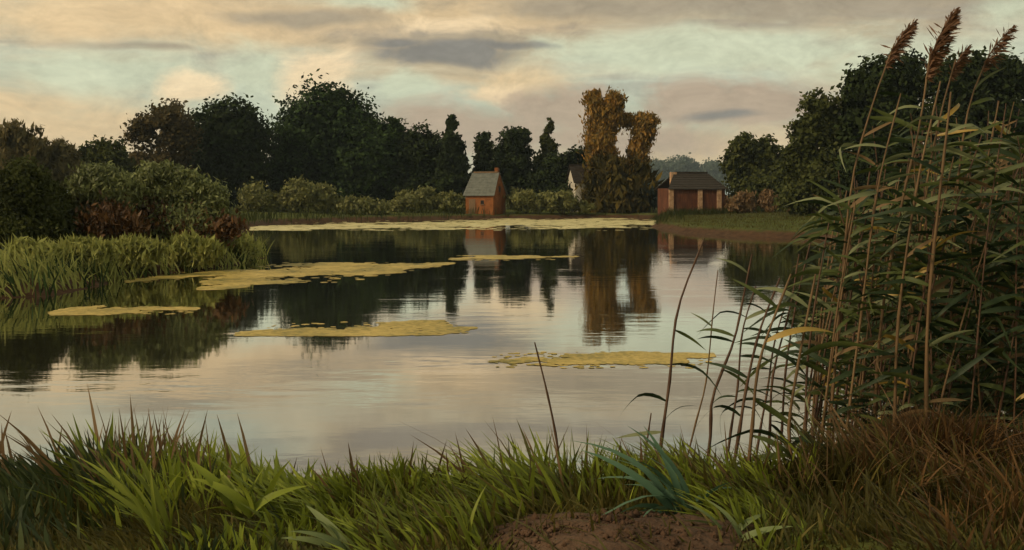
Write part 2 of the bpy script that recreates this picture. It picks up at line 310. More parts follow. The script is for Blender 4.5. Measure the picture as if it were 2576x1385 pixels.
# ------------------------------------------------------------------ trees and bushes
def crown(name, lobes, n, size, mat, aspect=1.7, up=0.0, seed=0, zmin=None, clump=.20, fill=.30, shell=(.72, 1.04), origin=(0, 0, 0), gap=None):
    """leaf clumps through the volume of a set of lobes (centre, radii)"""
    r = np.random.default_rng(seed); C = np.array([l[0] for l in lobes], float); Rd = np.array([l[1] for l in lobes], float)
    w = (Rd[:, 0] * Rd[:, 2]) ** 1.0; w /= w.sum()
    ncl = max(40, n // 40)
    li = r.choice(len(lobes), ncl, p=w)
    d = r.normal(size=(ncl, 3)); d /= np.linalg.norm(d, axis=1)[:, None]
    rad = np.where(r.random(ncl) < fill, r.uniform(.15, .7, ncl), r.uniform(*shell, ncl))
    cc = C[li] + d * Rd[li] * rad[:, None]
    per = r.integers(0, ncl, n)
    mean = Rd[li].mean(1)
    p = cc[per] + r.normal(size=(n, 3)) * (mean[per] * clump)[:, None] * np.array([1, 1, .75])
    nd = d[per] + r.normal(size=(n, 3)) * .75; nd /= np.linalg.norm(nd, axis=1)[:, None]
    tv = r.normal(size=(n, 3)) * (1 - .55 * up) + np.array([0, 0, 2.2 * up]) + d[per] * up * .9
    tv -= nd * (tv * nd).sum(1)[:, None]; tv /= np.linalg.norm(tv, axis=1)[:, None] + 1e-9
    bv = np.cross(nd, tv)
    sz = size * r.uniform(.6, 1.45, n) * np.where(rad[per] < .6, 1.9, 1.0)
    h = (tv * (sz * aspect * .5)[:, None]); k = bv * (sz * .5)[:, None]
    keep = np.ones(n, bool)
    if zmin is not None: keep &= p[:, 2] > zmin
    if gap is not None:
        for gc, gr in gap: keep &= (((p - np.array(gc)) / np.array(gr)) ** 2).sum(1) > 1
    p, h, k = p[keep], h[keep], k[keep]
    V = np.stack([p - h, p - h * .1 + k, p + h, p - h * .1 - k], 1).reshape(-1, 3) - np.array(origin)
    return mesh_np(name, V, 4, mat)
def lobes_px(ls, Y, flat=.85):
    out_ = []
    for i, (px, py, rx, ry) in enumerate(ls):
        k = Y / F; c_ = P(px, py, Y + (((i * 37) % 7) - 3) / 3 * rx * k * .35)
        out_.append(((c_.x, c_.y, c_.z), (rx * k, rx * k * flat, ry * k)))
    return out_
_seed = [10]
def tree(name, label, cat, Y, bx, ls, n, size, mat, group=None, up=0.0, aspect=1.7, trunk=True, extra=None, gap=None, part='crown', fill=.30, clump=.20, tw=.028, stems=1, forks=None):
    _seed[0] += 1; sd_ = _seed[0]; n = int(n * 2.1); size *= .66
    X = (bx - CX) / F * Y; z0 = gz(X, Y); org = (X, Y, z0)
    root = tag(empty(name, org), label, cat, group)
    lb = lobes_px(ls, Y)
    gp = None
    if gap:
        gp = []
        for (px, py, rx, ry) in gap:
            q = P(px, py, Y); gp.append(((q.x, q.y, q.z), (rx * Y / F, 50, ry * Y / F)))
    link(part, crown(name + '_' + part, lb, n, size, mat, aspect, up, sd_, z0 + .05, clump=clump, fill=fill, origin=org, gap=gp), root)
    if extra:
        for (pn, els, en, esz, emat) in extra:
            link(pn, crown(name + '_' + pn, lobes_px(els, Y - .9), en * 2, esz * .8, emat, aspect, min(1, up + .3), sd_ + 500, z0 + .02, origin=org, clump=.5, fill=.6, shell=(.5, 1.1)), root)
    top = max(l[0][2] + l[1][2] for l in lb) - z0
    rr = random.Random(sd_)
    if trunk:
        paths = []; r0 = top * tw
        for s_ in range(stems):
            ox = (s_ - (stems - 1) / 2) * r0 * 2.2
            hh = top * .62; bend = rr.uniform(-.04, .04) * top
            paths.append(([(ox, 0, -.25), (ox + bend * .2, 0, hh * .15), (ox + bend, 0, hh * .55), (ox * 1.6 + bend, .1, hh)], [r0 * 1.35, r0, r0 * .7, r0 * .3]))
        if forks:
            paths = []
            for fk in forks:
                pp = [P(a_, b_, Y) - Vector(org) for a_, b_ in fk]; pp = [Vector((fk[0][0] - bx, 0, 0)) * (Y / F) + Vector((0, 0, -.25))] + pp
                paths.append((pp, [r0 * (1.2 - 1.0 * i_ / (len(pp) - 1)) for i_ in range(len(pp))]))
        for c_, rd in ([] if forks else lb[:7]):
            e = Vector((c_[0] - X, c_[1] - Y, c_[2] - z0)); z_ = max(.12 * top, min(e.z * .45, top * .5))
            s0 = Vector((0, 0, z_)); mid = s0.lerp(e, .5) + Vector((0, 0, rd[2] * .15))
            paths.append(([s0, mid, e], [r0 * .5, r0 * .3, r0 * .08]))
        link('trunk', tubes(name + '_trunk', paths, m_bark), root)
    else:
        paths = []
        for c_, rd in lb:
            for _ in range(3):
                e = Vector((c_[0] - X + rr.uniform(-.5, .5) * rd[0], c_[1] - Y + rr.uniform(-.5, .5) * rd[1], c_[2] - z0 + rd[2] * .4))
                s0 = Vector((e.x * .18, e.y * .18, -.15)); paths.append(([s0, s0.lerp(e, .55) + Vector((0, 0, .1)), e], [.05, .035, .01]))
        link('stem', tubes(name + '_stem', paths, m_bark, 5), root)
    return root

G = 'trees along the far shore'
tree('broad_tree', 'biggest dark dome-shaped tree, tallest on the far shore left of centre', 'tree', 113, 820,
     [(815, 325, 105, 100), (880, 320, 78, 78), (760, 370, 85, 95), (900, 400, 70, 80), (715, 400, 52, 90), (820, 440, 125, 75), (700, 480, 60, 50), (840, 262, 60, 45)], 15000, .42, m_deep, G, tw=.03)
tree('broad_tree', 'dark round-topped tree between the brown thin-leaved tree and the biggest dome tree', 'tree', 106, 570,
     [(570, 330, 72, 78), (620, 350, 52, 75), (520, 350, 48, 75), (560, 420, 95, 75), (630, 430, 50, 70), (505, 430, 48, 65), (570, 490, 100, 45)], 11000, .42, m_dark, G)
tree('sparse_tree', 'thin-leaved olive-brown tree with a sky gap in its crown, left of the dark trees', 'tree', 100, 400,
     [(410, 295, 62, 44), (365, 335, 44, 50), (445, 350, 45, 60), (400, 410, 68, 45), (350, 420, 28, 50), (420, 455, 75, 50)], 5200, .36, m_brownleaf, G, gap=[(402, 332, 15, 11)])
tree('broad_tree', 'low dark rounded tree beyond the left bank, left of the thin-leaved brown tree', 'tree', 92, 260,
     [(262, 398, 52, 42), (300, 425, 38, 36), (225, 430, 45, 40), (260, 460, 80, 40)], 4500, .36, m_olive, G)
tree('wispy_tree', 'wispy brownish tree with feathery upright twigs at the far left edge', 'tree', 84, 50,
     [(45, 362, 40, 52), (85, 375, 30, 55), (15, 385, 35, 65), (50, 430, 70, 55)], 3600, .30, m_wispy, G, up=.8, aspect=3.2)
tree('wispy_tree', 'smaller wispy brownish tree, second from the left edge', 'tree', 86, 155,
     [(135, 395, 30, 45), (165, 400, 30, 40), (150, 440, 55, 45)], 2300, .30, m_wispy, G, up=.8, aspect=3.2)
tree('broad_tree', 'dark green tree adjoining the right flank of the biggest dome tree', 'tree', 110, 930,
     [(930, 400, 72, 85), (985, 385, 48, 78), (905, 470, 70, 60), (985, 460, 60, 65), (990, 322, 18, 28), (945, 350, 40, 50)], 9000, .40, m_deep, G)
tree('conifer_tree', 'dark bushy conifer left of the spike-topped one, right of the dome tree', 'tree', 109, 1060,
     [(1055, 375, 38, 58), (1030, 400, 34, 60), (1085, 385, 36, 62), (1060, 450, 62, 62), (1050, 490, 60, 40)], 7000, .38, m_dark, G, up=.3)
tree('conifer_tree', 'dark conifer with a narrow spike top beside the brick cottage', 'tree', 107, 1138,
     [(1138, 320, 13, 30), (1135, 365, 27, 40), (1140, 410, 34, 50), (1145, 455, 36, 50), (1120, 470, 38, 45)], 5600, .36, m_dark, G, up=.4)
tree('cypress_tree', 'small narrow dark tree just behind the brick cottage roof', 'tree', 112, 1217,
     [(1217, 362, 18, 32), (1217, 395, 22, 35), (1216, 435, 30, 30), (1214, 465, 34, 28)], 3200, .34, m_dark, G, up=.4)
tree('broad_tree', 'dark rounded tree with a knob on top, right of the brick cottage', 'tree', 111, 1290,
     [(1290, 368, 36, 40), (1312, 345, 22, 26), (1265, 395, 24, 35), (1315, 400, 24, 35), (1290, 430, 48, 45), (1285, 470, 48, 35)], 5200, .36, m_dark, G)
tree('slender_tree', 'slender tree with a thin russet tip right of the knobbed round tree', 'tree', 112, 1376,
     [(1382, 318, 11, 20), (1372, 350, 13, 24), (1382, 372, 18, 24), (1376, 410, 32, 35), (1375, 455, 42, 45)], 3400, .32, m_olive, G, up=.3)
tree('broad_tree', 'low dark spreading tree between the slender tree and the golden twin tree', 'tree', 110, 1440,
     [(1440, 412, 42, 35), (1485, 410, 34, 35), (1405, 425, 36, 36), (1450, 455, 66, 42), (1360, 455, 40, 40), (1420, 485, 80, 28)], 6400, .36, m_dark, G)
tree('forked_tree', 'tall golden-brown forked tree with twin tops and a sky hole between', 'tree', 106, 1560,
     [(1494, 252, 22, 22), (1538, 262, 27, 28), (1520, 290, 36, 30), (1514, 325, 34, 36), (1512, 368, 32, 40), (1516, 410, 32, 38), (1570, 302, 28, 14), (1626, 306, 24, 20), (1616, 338, 24, 30),
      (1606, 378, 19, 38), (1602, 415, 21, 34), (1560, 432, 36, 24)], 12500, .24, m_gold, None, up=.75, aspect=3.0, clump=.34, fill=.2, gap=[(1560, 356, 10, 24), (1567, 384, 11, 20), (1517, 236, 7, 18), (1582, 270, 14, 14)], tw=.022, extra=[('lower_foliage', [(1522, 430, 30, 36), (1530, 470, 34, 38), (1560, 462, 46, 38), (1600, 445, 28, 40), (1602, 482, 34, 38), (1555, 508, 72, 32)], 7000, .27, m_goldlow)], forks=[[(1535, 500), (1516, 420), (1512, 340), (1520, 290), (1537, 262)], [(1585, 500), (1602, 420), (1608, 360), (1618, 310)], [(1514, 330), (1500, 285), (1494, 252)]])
tree('broad_tree', 'ragged olive tree with brown left edge right of the red brick barn', 'tree', 98, 1910,
     [(1868, 372, 34, 34), (1915, 385, 38, 40), (1845, 415, 24, 45), (1895, 430, 52, 45), (1960, 420, 40, 50), (1920, 475, 85, 40)], 6800, .36, m_olive, None)
tree('broad_tree', 'ragged shoulder tree stepping up to the tall dark trees at the right', 'tree', 74, 2050,
     [(2062, 275, 48, 45), (2030, 335, 45, 55), (2095, 330, 52, 70), (2030, 420, 55, 70), (2090, 440, 70, 70), (2000, 395, 28, 40), (2040, 500, 75, 38)], 8000, .30, m_olive, None)
tree('broad_tree', 'tall dark tree behind the reeds, left one of the two tallest at the right', 'tree', 72, 2220,
     [(2215, 210, 78, 66), (2165, 235, 45, 58), (2270, 200, 70, 62), (2170, 320, 62, 85), (2260, 320, 95, 110), (2210, 440, 110, 80), (2200, 505, 120, 45)], 12000, .32, m_dark, None)
tree('broad_tree', 'tall dark tree behind the reeds in the upper right corner of the view', 'tree', 70, 2470,
     [(2390, 200, 75, 62), (2460, 195, 75, 60), (2540, 205, 75, 66), (2610, 230, 70, 80), (2420, 310, 100, 100), (2540, 330, 110, 110), (2460, 440, 170, 85), (2460, 510, 180, 45)], 14000, .32, m_dark, None)
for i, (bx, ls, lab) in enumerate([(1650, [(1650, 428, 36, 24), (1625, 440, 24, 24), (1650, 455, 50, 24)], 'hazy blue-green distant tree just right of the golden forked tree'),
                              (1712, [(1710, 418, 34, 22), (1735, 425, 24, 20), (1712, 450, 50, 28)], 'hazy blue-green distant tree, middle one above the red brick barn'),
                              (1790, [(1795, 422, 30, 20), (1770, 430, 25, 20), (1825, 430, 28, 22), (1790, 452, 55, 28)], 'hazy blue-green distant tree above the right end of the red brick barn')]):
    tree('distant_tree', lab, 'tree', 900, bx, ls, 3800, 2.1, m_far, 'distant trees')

GB = 'bushes on the left bank'
tree('willow_bush', 'large grey-green bush with russet undergrowth, left of its twin on the left bank', 'bush', 31.5, 260,
     [(255, 468, 62, 52), (205, 520, 40, 55), (300, 500, 48, 55), (250, 565, 85, 50)], 11500, .095, m_bankbush, GB, up=.55, aspect=2.6, trunk=False, extra=[('dry_undergrowth', [(262, 548, 46, 46), (315, 565, 38, 38)], 900, .065, m_russet)])
tree('willow_bush', 'largest grey-green bush with russet undergrowth, right of its twin on the left bank', 'bush', 33, 450,
     [(405, 468, 52, 56), (460, 485, 55, 58), (525, 515, 48, 55), (375, 525, 36, 55), (450, 565, 105, 46), (555, 565, 38, 46)], 16000, .098, m_bankbush, GB, up=.55, aspect=2.6, trunk=False, extra=[('dry_undergrowth', [(390, 552, 38, 50), (470, 580, 60, 34), (570, 575, 32, 36)], 1200, .065, m_russet)])
tree('leafy_bush', 'tall dark green bush at the left edge of the bank behind the pale sedge', 'bush', 30, 60,
     [(60, 470, 60, 60), (15, 510, 52, 70), (110, 520, 55, 65), (150, 560, 40, 50), (40, 580, 80, 45)], 11000, .10, m_olive, GB, up=.3, aspect=2.2, trunk=False)
for bx, Y_, ls, n_, lab in [(95, 26.2, [(70, 640, 34, 28), (110, 650, 36, 28), (90, 675, 50, 22)], 1300, 'low leafy green growth at the water edge near the left picture edge'),
                     (215, 27.2, [(195, 635, 36, 28), (240, 640, 38, 28), (215, 665, 55, 22)], 1500, 'low leafy green growth below the left one of the twin bank bushes'),
                     (345, 29.0, [(325, 630, 34, 26), (370, 636, 36, 24), (345, 655, 50, 20)], 1400, 'low leafy green growth at the water edge below the middle of the bank bushes'),
                     (490, 31.0, [(460, 622, 38, 24), (510, 630, 36, 22), (485, 645, 50, 18)], 1400, 'low leafy green growth at the water edge below the largest bank bush'),
                     (600, 35.2, [(575, 615, 30, 26), (615, 622, 32, 24), (600, 640, 44, 16)], 1400, 'low leafy green growth at the tip of the left bank point')]:
    tree('leafy_growth', lab, 'plant', Y_, bx, ls, n_, .11, m_sedgepale, 'low growth along the left bank', up=.75, aspect=4.2, trunk=False, clump=.32)
tree('russet_bush', 'low rusty brown bush at the water edge in the lower left bank corner', 'bush', 24.5, 28,
     [(20, 700, 46, 30), (70, 718, 36, 20)], 1300, .09, m_russet, None, up=.4, aspect=2.4, trunk=False)
GF = 'bushes along the far shore'
for bx, ls, lab, n_ in [(650, [(650, 498, 40, 36), (625, 515, 32, 30), (680, 515, 34, 30)], 'yellow-green round bush nearest the left bank on the far shore', 2600),
                    (770, [(760, 488, 44, 34), (800, 500, 44, 32), (730, 510, 40, 32), (840, 515, 36, 26)], 'widest pale green bush on the far shore below the dome tree', 3600),
                    (920, [(900, 522, 44, 22), (945, 527, 40, 18)], 'low brown-green bush in the dip between two pale bushes on the far shore', 1600),
                    (1040, [(1030, 508, 40, 28), (1068, 502, 38, 28), (1000, 525, 34, 20)], 'pale green bush left of the brick cottage, below the conifers', 2600),
                    (1130, [(1125, 513, 30, 24), (1155, 515, 26, 24)], 'pale green bush touching the left wall of the brick cottage', 1700),
                    (1320, [(1310, 502, 36, 22), (1345, 510, 30, 18)], 'pale green bush right of the brick cottage', 1700),
                    (1420, [(1405, 502, 36, 24), (1428, 512, 26, 16), (1380, 513, 34, 18), (1466, 520, 28, 12)], 'pale green bush left of the foot of the golden forked tree', 2200)]:
    tree('willow_bush', lab, 'bush', 101 if bx > 950 else 95, bx, ls, n_, .26, m_willow, GF, up=.4, aspect=2.2, trunk=False)
tree('bluish_shrub', 'dark bluish shrub between the golden forked tree and the red brick barn', 'bush', 104, 1635, [(1632, 485, 26, 24), (1655, 500, 28, 20), (1610, 505, 26, 20)], 1800, .26, m_teal, None, trunk=False)
GS = 'straw-coloured shrubs under the right trees'
for bx, ls, lab in [(1862, [(1850, 515, 24, 18), (1878, 508, 22, 24)], 'wide straw-brown shrub right of the red brick barn'),
                    (1932, [(1928, 505, 18, 24), (1942, 515, 20, 18)], 'peaked straw-brown shrub, middle one on the green meadow edge'),
                    (1990, [(1982, 515, 16, 16), (2002, 508, 15, 24)], 'straw-brown shrub on the meadow edge nearest the reeds')]:
    tree('straw_shrub', lab, 'bush', 90, bx, ls, 1500, .20, m_straw, GS, up=.7, aspect=3.0, trunk=False)

# ------------------------------------------------------------------ buildings
def solid(name, verts, faces, mat, parent=None, loc=(0, 0, 0), bevel=0):
    me = bpy.data.meshes.new(name); me.from_pydata([tuple(v) for v in verts], [], faces); me.materials.append(mat); me.update()
    return link(name, me, parent, loc)
def box(name, x0, x1, y0, y1, z0, z1, mat, parent):
    v = [(x, y, z) for z in (z0, z1) for x, y in ((x0, y0), (x1, y0), (x1, y1), (x0, y1))]
    return solid(name, v, [(3, 2, 1, 0), (4, 5, 6, 7), (0, 1, 5, 4), (1, 2, 6, 5), (2, 3, 7, 6), (3, 0, 4, 7)], mat, parent)
def gabled_walls(parent, w, d, h, ridge, mat):
    v = [(-w/2, -d/2, -.4), (w/2, -d/2, -.4), (w/2, d/2, -.4), (-w/2, d/2, -.4), (-w/2, -d/2, h), (w/2, -d/2, h), (w/2, d/2, h), (-w/2, d/2, h), (-w/2, 0, ridge), (w/2, 0, ridge)]
    return solid('wall', v, [(0, 1, 5, 4), (2, 3, 7, 6), (1, 2, 6, 9, 5), (3, 0, 4, 8, 7), (0, 3, 2, 1)], mat, parent)
def roof_slab(parent, w, d, h, ridge, mat, over=.3, hip=0.0, courses=9):
    """two pitches of overlapping courses"""
    V, Fc = [], []
    for s_ in (-1, 1):
        for k in range(courses):
            a, b_ = k / courses, (k + 1.12) / courses
            def pt(u, lift, side):
                y = s_ * (d/2 + over) * (1 - u); z = h - over * (ridge - h) / (d/2) + u * (ridge - h) * (1 + over / (d/2)) + lift
                x = side * (w/2 + over - hip * u); return (x, y, z)
            b_ = min(b_, 1.0)
            i = len(V); V += [pt(a, .10, -1), pt(a, .10, 1), pt(b_, .05, 1), pt(b_, .05, -1), pt(a, .02, -1), pt(a, .02, 1), pt(b_, .0, 1), pt(b_, .0, -1)]
            Fc += [(i, i+1, i+2, i+3), (i+4, i+7, i+6, i+5), (i, i+4, i+5, i+1), (i+1, i+5, i+6, i+2), (i+2, i+6, i+7, i+3), (i+3, i+7, i+4, i)]
    return solid('roof', V, Fc, mat, parent)
# brick cottage
Y = 100.5; X = (1222 - CX) / F * Y
ct = tag(empty('brick_cottage', (X, Y, gz(X, Y) - .05)), 'small orange brick cottage with grey slate roof at the far shore', 'house'); ct.rotation_euler.z = R(-24)
gabled_walls(ct, 3.1, 3.0, 2.15, 4.15, m_brick)
rf = roof_slab(ct, 3.1, 3.0, 2.15, 4.2, m_slate, .22, .25)
box('ridge_cap', -1.35, 1.35, -.09, .09, 4.22, 4.36, m_wood, rf)
box('chimney', .85, 1.2, .3, .68, 3.3, 4.75, m_brick, rf)
wd = box('window', .15, .50, -1.53, -1.46, 1.05, 1.42, m_hole, ct); box('sill', .10, .55, -1.60, -1.505, .97, 1.045, m_wood, wd)
box('door', -1.15, -.45, -1.535, -1.46, -.2, 1.55, m_wood, ct)
w2 = box('window', 1.52, 1.565, -.22, .22, 2.3, 2.85, m_hole, ct); box('sill', 1.525, 1.62, -.28, .28, 2.22, 2.295, m_wood, w2)
# white cottage behind the forked tree
Y = 107.5; X = (1466 - CX) / F * Y
ct = tag(empty('white_cottage', (X, Y, gz(X, Y))), 'whitewashed cottage with dark roof half hidden behind the golden forked tree', 'house'); ct.rotation_euler.z = R(14)
gabled_walls(ct, 2.6, 2.8, 3.3, 4.9, m_white); rf = roof_slab(ct, 2.6, 2.8, 3.3, 4.95, m_darkroof, .25)
box('ridge_cap', -1.5, 1.5, -.09, .09, 4.98, 5.10, m_darkroof, rf)
box('door', .4, 1.1, -1.435, -1.36, -.1, 1.8, m_wood, ct)
# red brick barn
Y = 97.0; X = (1738 - CX) / F * Y
ct = tag(empty('brick_barn', (X, Y, gz(X, Y))), 'dark red brick barn with pale pilasters and dark roof on the right meadow', 'barn'); ct.rotation_euler.z = R(9)
bw, bd, bh = 5.6, 3.8, 2.55
v = [(-bw/2, -bd/2, -.4), (bw/2, -bd/2, -.4), (bw/2, bd/2, -.4), (-bw/2, bd/2, -.4), (-bw/2, -bd/2, bh), (bw/2, -bd/2, bh), (bw/2, bd/2, bh), (-bw/2, bd/2, bh)]
solid('wall', v, [(0, 1, 5, 4), (1, 2, 6, 5), (2, 3, 7, 6), (3, 0, 4, 7), (4, 5, 6, 7), (0, 3, 2, 1)], m_redbrick, ct)
rf = roof_slab(ct, bw, bd, bh + .03, 4.0, m_darkroof, .22, 1.3, 7)
box('ridge_cap', -1.7, 1.7, -.10, .10, 4.06, 4.20, m_darkroof, rf)
for px_ in (-2.66, .25, 2.18): box('pilaster', px_ - .22, px_ + .22, -bd/2 - .13, -bd/2 + .02, -.4, bh - .01, m_pil, ct)
box('chimney', -2.1, -1.5, -.2, .25, 2.9, 4.15, m_pil, rf)
# low lean-to at the right end of the barn
v = [(bw/2 + .003, -1.4, -.4), (bw/2 + 1.0, -1.4, -.4), (bw/2 + 1.0, 1.4, -.4), (bw/2 + .003, 1.4, -.4), (bw/2 + .003, -1.4, 2.2), (bw/2 + 1.0, -1.4, 1.2), (bw/2 + 1.0, 1.4, 1.2), (bw/2 + .003, 1.4, 2.2)]
solid('lean_to', v, [(0, 1, 5, 4), (1, 2, 6, 5), (2, 3, 7, 6), (3, 0, 4, 7), (4, 5, 6, 7), (0, 3, 2, 1)], m_redbrick, ct)

# ------------------------------------------------------------------ floating mats of duckweed
def mat_thing(label, spine, n, pad, mat, seed, frag=()):
    """spine: (px, py, half height px); pads scattered inside the ragged outline that these give on the water"""
    r = np.random.default_rng(seed); pts = []
    for sp_ in [spine] + list(frag):
        sp_ = np.array(sp_, float)
        far_pts = [Wp(a, b_ - c_) for a, b_, c_ in sp_] + [Wp(a, b_ + c_) for a, b_, c_ in sp_]
        k = int(n * (len(pts) == 0) + n * .22 * (len(pts) > 0))
        y0 = min(q[1] for q in far_pts); y1 = max(q[1] for q in far_pts); x0 = min(q[0] for q in far_pts); x1 = max(q[0] for q in far_pts)
        X_ = r.uniform(x0, x1, k * 14); Y_ = r.uniform(y0, y1, k * 14)
        px_ = CX + F * X_ / Y_; py_ = HZ + F * EYE / Y_
        c_ = np.interp(px_, sp_[:, 0], sp_[:, 1]); h_ = np.interp(px_, sp_[:, 0], sp_[:, 2], left=0, right=0)
        kq = math.sqrt(pad / .045); nz = .50 * vnoise(X_ / (1.3 * kq), Y_ / (.6 * kq * kq), seed) + .32 * vnoise(X_ / (.45 * kq), Y_ / (.3 * kq * kq), seed + 1) + .28 * vnoise(X_ / (.2 * kq), Y_ / (.14 * kq), seed + 2)
        dd = np.abs(py_ - c_) / np.maximum(h_, 1e-3)
        v_ = .92 - dd + 2.8 * (nz - .54)
        ok = (h_ > 0) & (v_ + .10 > .30 * r.random(len(dd))) & (dd < 1.7)
        ok |= (h_ > 0) & (dd < 2.2) & (r.random(len(dd)) < .012)
        pts.append(np.stack([X_[ok], Y_[ok]], 1)[:k])
    p = np.concatenate(pts); k = len(p); ang = r.uniform(0, 6.28, k)
    sz = pad * r.uniform(.5, 1.35, k); V = np.zeros((k, 6, 3)); z = r.uniform(.002, .007, k); tl = r.normal(size=(k, 2)) * .008
    for i in range(6):
        a = ang + i * math.pi / 3; ca, sa = np.cos(a) * sz * r.uniform(.8, 1.2, k), np.sin(a) * sz * r.uniform(.8, 1.2, k)
        V[:, i, 0] = p[:, 0] + ca; V[:, i, 1] = p[:, 1] + sa; V[:, i, 2] = z + np.abs(ca * tl[:, 0] + sa * tl[:, 1]) * .5
    return tag(link('duckweed_mat', mesh_np('duckweed_mat', V.reshape(-1, 3), 6, mat)), label, 'duckweed mat', 'floating duckweed mats')
mat_thing('long pale duckweed band along the whole far shore', [(605, 578, 3), (700, 573, 7), (950, 570, 8), (1200, 566, 11), (1400, 562, 11), (1560, 561, 12), (1645, 560, 8)], 7000, .26, m_matpale, 1)
mat_thing('short thin yellow duckweed streak below the cottage reflection', [(1135, 651, 3), (1200, 650, 6), (1320, 648, 5), (1450, 646, 2)], 1500, .10, m_mat, 2)
mat_thing('broad ochre duckweed mat running out from the left bank point', [(510, 712, 5), (620, 700, 16), (720, 690, 17), (840, 683, 17), (960, 676, 13), (1060, 668, 7), (1140, 663, 2)], 6500, .10, m_mat, 3,
          frag=[[(320, 708, 3), (430, 697, 4), (520, 690, 6), (600, 684, 5)], [(505, 728, 4), (560, 724, 5), (620, 718, 4)]])
mat_thing('leftmost yellow duckweed streak on dark water below the left bank', [(128, 790, 4), (200, 786, 8), (330, 781, 10), (430, 778, 8), (497, 776, 5)], 2600, .065, m_mat, 4)
mat_thing('yellow duckweed streak in mid-water below the dark tree reflection', [(598, 842, 4), (700, 836, 9), (850, 834, 12), (980, 827, 13), (1080, 822, 15), (1150, 828, 7), (1195, 826, 2)], 5200, .06, m_mat, 5)
mat_thing('nearest yellow duckweed mat, beside the leaning reed stalk', [(1235, 910, 5), (1320, 908, 14), (1480, 908, 19), (1620, 905, 18), (1720, 900, 14), (1795, 897, 5)], 7000, .045, m_mat, 6)

# ------------------------------------------------------------------ grass
def blades(name, base, hmin, hmax, width, lean, mat, seed, curl=.5, spread=.35, segs=4):
    """base: (n,3); curved tapering blades"""
    r = np.random.default_rng(seed); n = len(base); h = r.uniform(hmin, hmax, n) * np.where(base[:, 1] < 9, np.interp(base[:, 1], [4.3, 5.1, 5.8], [.5, .75, 1]) * (1 + .22 * np.sin(base[:, 0] * 2.7 + 1) + .12 * np.sin(base[:, 0] * 7.3)), 1); w = width * r.uniform(.6, 1.4, n)
    tuft = np.stack([np.sin(base[:, 0] * 5.1 + 2 * np.sin(base[:, 1] * 3.3)), np.sin(base[:, 1] * 4.7 + 2 * np.sin(base[:, 0] * 2.9))], 1)
    ln = np.array(lean)[None, :] + r.normal(size=(n, 2)) * spread * .7 + tuft * spread * .8
    fa = r.uniform(0, math.pi, n) * .35 + r.choice([0, .6], n); sx, sy = np.cos(fa), np.sin(fa)
    rows = []
    for i in range(segs + 1):
        t_ = i / segs; k = t_ + curl * t_ * t_
        cx = base[:, 0] + ln[:, 0] * h * k * .6; cy = base[:, 1] + ln[:, 1] * h * k * .6
        cz = base[:, 2] + h * (t_ - .28 * curl * t_ * t_ * np.clip(np.hypot(ln[:, 0], ln[:, 1]), 0, 1.4))
        ww = w * (.55 + .9 * t_ - 1.43 * t_ * t_) if i < segs else w * .02
        rows.append((cx - sx * ww, cy - sy * ww, cz, cx + sx * ww, cy + sy * ww, cz))
    V = np.zeros((n, 2 * (segs + 1), 3))
    for i, rw in enumerate(rows):
        V[:, 2 * i] = np.stack(rw[:3], 1); V[:, 2 * i + 1] = np.stack(rw[3:], 1)
    off = (np.arange(n) * 2 * (segs + 1))[:, None, None]
    q = np.array([[2 * i, 2 * i + 1, 2 * i + 3, 2 * i + 2] for i in range(segs)])[None]
    return mesh_idx(name, V.reshape(-1, 3), (off + q).reshape(-1, 4), mat)
def scatter(n, x0, x1, y0, y1, seed, smin=.0, smax=99, dens=None):
    r = np.random.default_rng(seed); X = r.uniform(x0, x1, n); Y_ = r.uniform(y0, y1, n); s = sdist(X, Y_)
    ok = (s > smin) & (s < smax)
    if dens is not None: ok &= r.random(n) < dens(X, Y_)
    ok &= (Y_ > 9) | (r.random(n) < clear(X, Y_))
    X, Y_ = X[ok], Y_[ok]
    return np.stack([X, Y_, ground(X, Y_) - .03], 1)
def pxof(X, Y_): return CX + F * X / Y_
def bumpw(v, lo, hi, soft): return sm((v - lo) / soft + .5) * sm((hi - v) / soft + .5)
def patchy(X, Y_, k=1.0, ph=0): return .5 + .5 * np.sin(X * 2.3 * k + ph + 1.5 * np.sin(Y_ * 1.7 * k)) * np.sin(Y_ * 2.1 * k + ph * 2 + np.sin(X * 1.9))
PLANTS = [(420, 4.55, .34), (1170, 4.5, .22), (640, 5.0, .34), (1700, 4.9, .50), (880, 4.5, .25), (1860, 4.5, .22)]
def clear(X, Y_):                                    # grass grows thin round the big-leaved plants
    k = np.ones(X.shape)
    for p_, y_, r_ in PLANTS: k = np.minimum(k, sm(np.hypot(X - (p_ - CX) / F * y_ + .35 * r_, (Y_ - y_ + .12) * .8) / r_ - .45))
    return k
def soilmask(X, Y_):                                 # bare earth in the lower middle
    return 1 - np.exp(-(((X - .46) / .55) ** 2 + ((Y_ - 4.55) / .52) ** 4))
ndens = lambda f: (lambda X, Y_: f(pxof(X, Y_), X, Y_) * np.where(soilmask(X, Y_) < .62, 0, 1))
base = scatter(34000, -4.2, 3.4, 4.2, 7.5, 21, -.06, 9, ndens(lambda p, X, Y_: bumpw(p, 330, 1950, 300) * (.4 + .6 * patchy(X, Y_))))
tag(link('meadow_grass', blades('meadow_grass', base, .18, .42, .0165, (-.42, .05), m_grass, 31, spread=.5, curl=.8)), 'bright green long grass leaning left on the near bank', 'grass', kind='stuff')
base = scatter(20000, -4.2, 4.6, 4.2, 8.4, 22, -.06, 9, ndens(lambda p, X, Y_: bumpw(p, 900, 2420, 420) * (.2 + .8 * patchy(X, Y_, 1.1, 2))))
tag(link('olive_grass', blades('olive_grass', base, .18, .42, .014, (-.18, .05), m_grass2, 32, spread=.5, curl=.7)), 'olive green grass under the reeds on the near bank', 'grass', kind='stuff')
